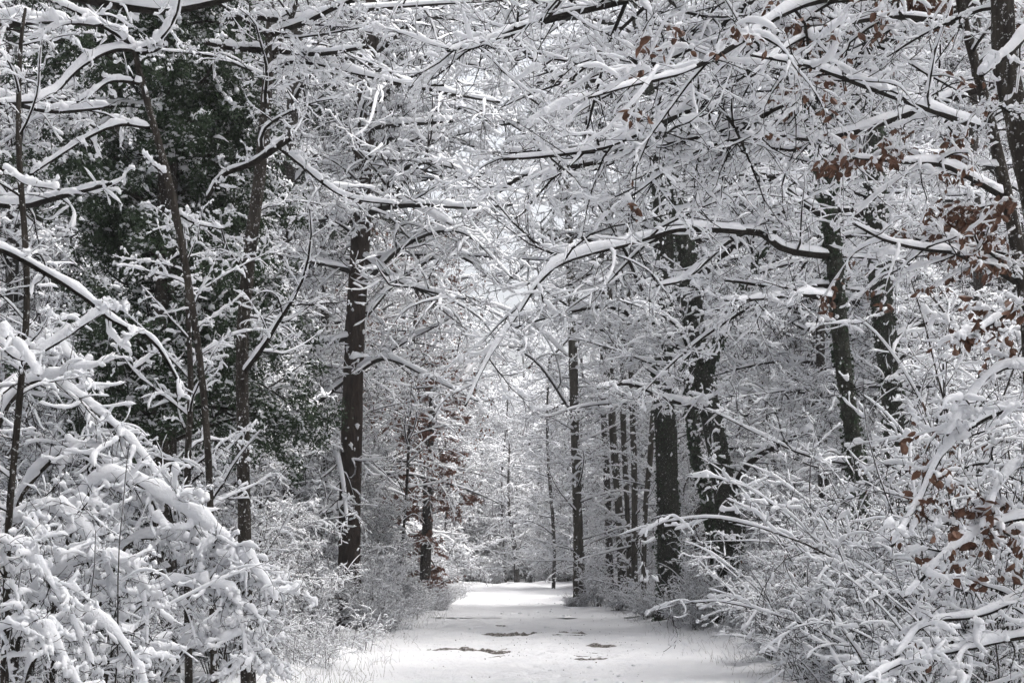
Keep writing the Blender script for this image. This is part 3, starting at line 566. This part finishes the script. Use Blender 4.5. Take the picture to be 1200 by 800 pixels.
for i in range(120):
    y = 19 + 62 * U() ** 1.3; s = 1 if i % 2 else -1; x = cx(y) + s * ((3.3 if s < 0 or y > 42 else 4.1) + 5.5 * U() ** 1.4); sc = U(0.7, 1.25) * (0.5 if blocked(x, y, 1.0) else 1)
    if s < 0 and y < 24: x -= 1.2
    if y > 45: x += s * 0.3
    sd_ = 'right' if s > 0 else 'left'; q = 'near' if y < 40 else 'far'
    put(midb, i // 2, x, y, U(0, 6.28), sc, f'snow-covered bush among many on the {sd_} verge of the {q} track', f'verge bushes, {sd_}, {q} part')
for i in range(70):
    y = 16 + 40 * U(); s = 1 if i % 2 else -1; x = cx(y) + s * ((2.75 if s < 0 else 3.3) + 1.3 * U()) - (0.5 if s < 0 and y < 22 else 0)
    sd_ = 'right' if s > 0 else 'left'
    put(lowb, i // 2, x, y, U(0, 6.28), U(0.6, 1.2), f'knee-high twiggy bush poking through the snow on the {sd_} edge of the track', f'knee-high bushes, {sd_} edge')
# light young wood along the far track
for i in range(110):
    y = 48 + 72 * (i + U()) / 110; m_ = 3.6 if y < 82 else 0.0; x = cx(y) + (1 if i % 2 else -1) * (m_ + (2 + 0.20 * y) * U())
    if blocked(x, y, 0.2): continue
    q = 'middle' if y < 70 else ('far' if y < 84 else 'last'); sd_ = 'right' if x > cx(y) else 'left'
    put(und, i, x, y, U(0, 6.28), U(1.5, 2.5), f'slender white tree of the bright {q} stretch, {sd_} of the track', f'slender trees, {sd_}, {q} stretch')
# unseen trees added round the camera to shade the foreground
for i, (x, y) in enumerate(((-6.5, 3), (7.5, 2), (-6, -5), (6.5, -6), (-11, -1), (12, -3), (-8, -13), (5, -14), (-14, 6), (15.5, 5), (-1, -20), (-15, -9), (14, -12), (9.5, -20))):
    put(big, i, x, y, U(0, 6.28), U(0.9, 1.1), 'tall snow-laden tree added unseen beside the viewpoint to shade the near track', 'added shade trees round the viewpoint')
for i, (x, y) in enumerate(((4.4, 8), (-4.2, 7), (7.2, 14), (-7.4, 13.5), (9, 18), (-9.4, 19.5), (-3.6, 1), (3.7, -1), (11, 11), (-12, 12))):
    put(high, i, x, y, U(0, 6.28), U(0.95, 1.1), 'high-crowned tree added beside the near track, its unseen top shading it', 'added shade trees along the near track')
# understorey
for i in range(110):
    y = 21 + 72 * (i + U()) / 110; s = 1 if i % 2 else -1; x = cx(y) + s * (4.2 + (0.36 * y - 1) * U() ** 1.2)
    if blocked(x, y, 1.3): continue
    sd_ = 'right' if s > 0 else 'left'; q = 'nearer' if y < 45 else 'far'
    put(und, i // 2, x, y, U(0, 6.28), U(0.75, 1.2), f'slight young tree veiled in snow in the {q} undergrowth {sd_} of the track', f'young trees, {sd_}, {q}')
# the wood
k = 0
for y in np.arange(25, 124, 5.6):
    half = 0.43 * y + 3
    xs = np.arange(-half, half, 5.6)
    for x in xs:
        x = x + U(-1.9, 1.9); yy = y + U(-2, 2); e = abs(x - cx(yy))
        if yy < 84 and e < 4.8: continue
        if yy > 84 and e < 15: continue
        if 48 < yy < 88 and e < 5 + (yy - 40) * 0.22: continue
        if blocked(x, yy, 1.6): continue
        if k > 285: break
        sd_ = 'right' if x > cx(yy) else 'left'; q = 'near' if yy < 50 else ('middle' if yy < 85 else 'farthest')
        if yy > 84 and e < 6: sd_, q = 'end', 'farthest'
        put(big, k, x, yy, U(0, 6.28), U(0.85, 1.15), {'end': 'snowed-in tree closing off the end of the track'}.get(sd_, f'tall snow-laden tree in the {q} rows of the wood, {sd_} of the track'), f'forest trees, {sd_}, {q} rows'); k += 1
for i in range(44):
    y = 79.5 + 8 * U(); x = cx(y) + U(-7, 7)
    put(midb, i, x, y, U(0, 6.28), U(0.5, 1.2), 'bush in the low thicket that closes off the end of the track', 'bushes at the end of the track')
for i in range(70):
    y = 84 + 34 * U(); x = cx(y) + U(-14, 14)
    put(midb, i, x, y, U(0, 6.28), U(1.2, 2.0), 'bush in the low thicket that closes off the end of the track', 'bushes at the end of the track')
for i in range(85):                                    # low growth that closes the end of the track
    y = 83 + 34 * U(); x = cx(y) + U(-13, 13)
    put(und, i, x, y, U(0, 6.28), U(0.8, 1.7), 'hazy young tree in the thicket where the track ends', 'thicket at the end of the track')

# ------------------------------------------------------------------ what each copied tree and bush stands beside
MARKS = ((60, 'the big white bush'), (190, 'the broad dark evergreen'), (290, 'the forking speckled stem'), (411, 'the stout brown trunk'), (500, 'the rusty beech'), (606, 'the far track end'), (676, 'the lone slim trunk'),
         (730, 'the thin row of poles'), (783, 'the straight ivied trunk'), (850, 'the leaning forked trunk'), (985, 'the slender limbed trunk'), (1045, 'the upright dark trunk'), (1140, 'the copper beech'))
BANDS = ((26, 'nearest'), (34, 'close'), (44, 'midway'), (58, 'farther'), (74, 'distant'), (200, 'farthest'))
KINDS_ = {'verge bushes': 'bush on the verge', 'knee-high bushes': 'low bush by the track', 'young trees, ': 'slight young tree', 'slender trees': 'slender white tree', 'forest trees': 'tall forest tree', 'bushes at the end': 'low thicket bush', 'thicket at the end': 'hazy thicket tree'}
def relabel():
    sets = {}
    for o in bpy.data.objects:
        g = o.get('group'); k = next((k for k in KINDS_ if g and g.startswith(k)), None)
        if not k: continue
        x, y = o.location[0], o.location[1]; px = 600 + F * x / y
        m = min(MARKS, key=lambda q: abs(q[0] - px)); dx = px - m[0]
        rel = 'in line with' if abs(dx) < 14 else ('just left of' if dx < 0 else 'just right of')
        if px < 0: rel, m = 'past', MARKS[0]
        if px > 1200: rel, m = 'past', MARKS[-1]
        b = next(n for lim, n in BANDS if y < lim)
        side = 'left' if px < 606 else 'right'
        o['group'] = {'verge bushes': 'verge bushes', 'knee-high bushes': 'knee-high bushes', 'young trees, ': 'young undergrowth trees', 'slender trees': 'slender trees along the far track', 'forest trees': 'tall trees of the wood', 'bushes at the end': 'bushes at the end of the track', 'thicket at the end': 'thicket trees at the end of the track'}[k]
        sets.setdefault((k, b, rel, m[1]), []).append((y, o))
    for (k, b, rel, m), L_ in sets.items():
        L_.sort(key=lambda q: q[0]); n = len(L_)
        names = [''] if n == 1 else (['front ', 'rear '] if n == 2 else (['front ', 'middle ', 'rear '] if n == 3 else (['front ', 'second ', 'third ', 'rear '] if n == 4 else [''] * n)))
        for (y, o), q in zip(L_, names):
            o['label'] = f'{q}snowy {KINDS_[k]}, {b}, {rel} {m}'
relabel()
# ------------------------------------------------------------------ the big white bush, lower left
def hand_bush(name, label, seed, hands, sp, snow, dens, stubs, base_px):
    rng = np.random.default_rng(seed); base = W(*base_px); base[2] = gz(base[0], base[1]); root = empty(name, base, label, 'bush')
    P, R, L = hand(hands, 18); P = P - base; g = sprays(P, R, L, rng, **sp)
    # rods that stand up through the load
    n = stubs; st = np.stack([rng.uniform(-1.5, 0.5, n), rng.uniform(-0.8, 0.8, n), np.zeros(n)], 1); dr = np.stack([rng.normal(size=n) * 0.35 + 0.1, rng.normal(size=n) * 0.2, np.ones(n)], 1)
    Ls = rng.uniform(1.0, 2.5, n); Ps = grow(st, dr, Ls, 10, rng, 0.05, 0, 0.04); Rs = np.linspace(0.007, 0.0018, 10)[None] * np.ones((n, 1))
    g2 = sprays(Ps, Rs, Ls, rng, n2=7, n3=4, lf2=0.3, lf3=0.4, rmin=0.0016, droop=0.02)
    obj('stems', bark_chunks([g[0], g2[0]], (7, 6)), M['bark'], root)
    obj('twigs', bark_chunks(g[1:], (4, 3, 3)) + bark_chunks(g2[1:], (4, 3)) + bare_twigs(g, rng, 5, 0.0022) + bare_twigs(g2, rng, 4, 0.002), M['twig'], root)
    obj('snow', snow_chunks(g, rng, snow, (10, 8, 7, 5), dens, 0.42, 0.06, (1.8, 1.25, 0.85, 1)) + snow_chunks(g2, rng, snow * 0.6, (6, 6, 5), (16, 12, 7), 0.5, 0.2), M['snow'], root)
hand_bush('bush', 'big bush bowed down under heavy white snow in the lower left corner', 81, [
  ([(60, 960), (-20, 700), (-10, 520), (40, 445), (95, 470), (140, 505), (175, 545), (190, 570)], 8.6, 8.4, 7, 3),
  ([(90, 960), (60, 760), (90, 600), (140, 560), (200, 590), (260, 630), (300, 670), (325, 705)], 8.4, 8.0, 7, 3),
  ([(120, 960), (100, 800), (140, 650), (200, 630), (250, 645), (295, 662), (318, 700)], 8.6, 8.1, 6, 3),
  ([(110, 950), (130, 760), (190, 690), (240, 685), (275, 700), (285, 745), (292, 790)], 8.2, 7.8, 6, 3),
  ([(20, 960), (20, 760), (60, 680), (110, 655), (150, 665), (170, 710), (172, 775)], 7.8, 7.3, 6, 3),
  ([(-40, 940), (-30, 700), (20, 610), (70, 600), (110, 640), (140, 700)], 7.9, 7.5, 6, 3),
  ([(-60, 900), (-70, 700), (-20, 640), (30, 650), (70, 700), (110, 780)], 7.2, 6.8, 6, 3),
  ([(-20, 940), (-60, 560), (-20, 420), (30, 395), (70, 410), (100, 440)], 8.8, 8.8, 6, 3),
  ([(40, 960), (30, 800), (80, 730), (130, 740), (165, 790), (180, 840)], 7.2, 6.9, 6, 3),
  ([(150, 960), (190, 800), (240, 740), (280, 740), (310, 770), (330, 790)], 8.6, 8.4, 5, 2),
  ([(0, 960), (-20, 780), (20, 730), (60, 750), (100, 820)], 6.8, 6.6, 5, 3),
  ([(30, 960), (10, 640), (60, 540), (110, 530), (160, 560), (215, 600), (250, 650)], 8.9, 8.6, 6, 3)],
  dict(n2=22, n3=7, n4=0, lf2=0.17, lf3=0.5, flat=0.6, droop=0.08, rmin=0.0018, t0=0.28), 0.066, (60, 20, 12, 6), 50, (80, 900, 8.2))

# ------------------------------------------------------------------ verge grass
rng = np.random.default_rng(90); n = 2600
y = 15 + 30 * rng.random(n) ** 1.6; s = np.where(rng.random(n) < 0.5, 1, -1); x = cx(y) + s * (2.35 + 1.7 * rng.random(n) ** 0.8) + rng.normal(size=n) * 0.12
tuft = rng.integers(0, 220, n); x = x + 0.10 * np.sin(tuft * 7.7); y = y + 0.15 * np.cos(tuft * 3.1)
st = np.stack([x, y, gz(x, y)], 1); dr = np.stack([rng.normal(size=n) * 0.4, rng.normal(size=n) * 0.4, np.ones(n)], 1)
L = rng.uniform(0.06, 0.30, n); P = grow(st, dr, L, 5, rng, 0.12, 0.02, 0.12); R = np.linspace(0.0025, 0.0012, 5)[None] * np.ones((n, 1))
sel = rng.random(n) < 0.7
gr = obj('grass', [tubes(P, R, 3)], M['grass']); tag(gr, 'dry grass stalks sticking out of the snow along the track edges', 'grass', kind='stuff')
gs = obj('frosted_grass', [snow_on(P[sel], R[sel], rng, 0.022, 5, 0.4, 0.1)], M['snow']); tag(gs, 'small crusts of snow hanging on the verge grass', 'snow', kind='stuff')
n = 900; y = 15 + 24 * rng.random(n) ** 1.4; x = cx(y) + rng.normal(size=n) * 1.6; q = rng.random(n) < 0.15 + 0.85 * (np.abs(y - 24) < 4); x, y = x[q], y[q]
c = np.stack([x, y, track_z(x, y) + 0.012], 1)
tag(obj('leaf_litter', [fine_leaves(c, 0.022, rng, 0.0, 0.8)], M['soil'], None, False), 'dark bits of leaf and twig scattered over the snow of the track', 'leaf litter', kind='stuff')
n = 700; y = 14 + 40 * rng.random(n) ** 1.3; x = cx(y) + rng.normal(size=n) * 1.7; k_ = np.sin(x * 1.3 + y * 0.7) + np.sin(y * 0.9 - x) > 0.2; x, y = x[k_], y[k_]
z = np.where(y < 34, track_z(x, y), far_track(x, y))
tag(obj('snow_clods', [blobs(np.stack([x, y, z], 1), 0.012 + 0.055 * rng.random((len(x), 1)) ** 4 * np.ones(3), rng, 0.7, 3, 7, 0.15)], M['snow']), 'small clods of snow dropped from the boughs onto the track', 'snow', kind='stuff')
print('FACES', NF)

# ------------------------------------------------------------------ the air
def haze(density):
    X0, X1, Y0, Y1, Z0, Z1 = -75, 75, -8, 150, -1.6, 34
    V = np.array([(x, y, z) for x in (X0, X1) for y in (Y0, Y1) for z in (Z0, Z1)], float)
    Q = np.array([[0, 1, 3, 2], [4, 6, 7, 5], [0, 4, 5, 1], [2, 3, 7, 6], [0, 2, 6, 4], [1, 5, 7, 3]])
    m = bpy.data.materials.new('haze'); m.use_nodes = True; n = m.node_tree; n.nodes.clear()
    v = n.nodes.new('ShaderNodeVolumePrincipled'); v.inputs['Color'].default_value = (0.95, 0.96, 1, 1); v.inputs['Density'].default_value = density
    o = n.nodes.new('ShaderNodeOutputMaterial'); n.links.new(v.outputs[0], o.inputs['Volume'])
    h = obj('haze', [(V, Q)], m, None, False); tag(h, 'thin cold winter air dimming the far trees', 'haze', kind='stuff')
haze(0.0014)
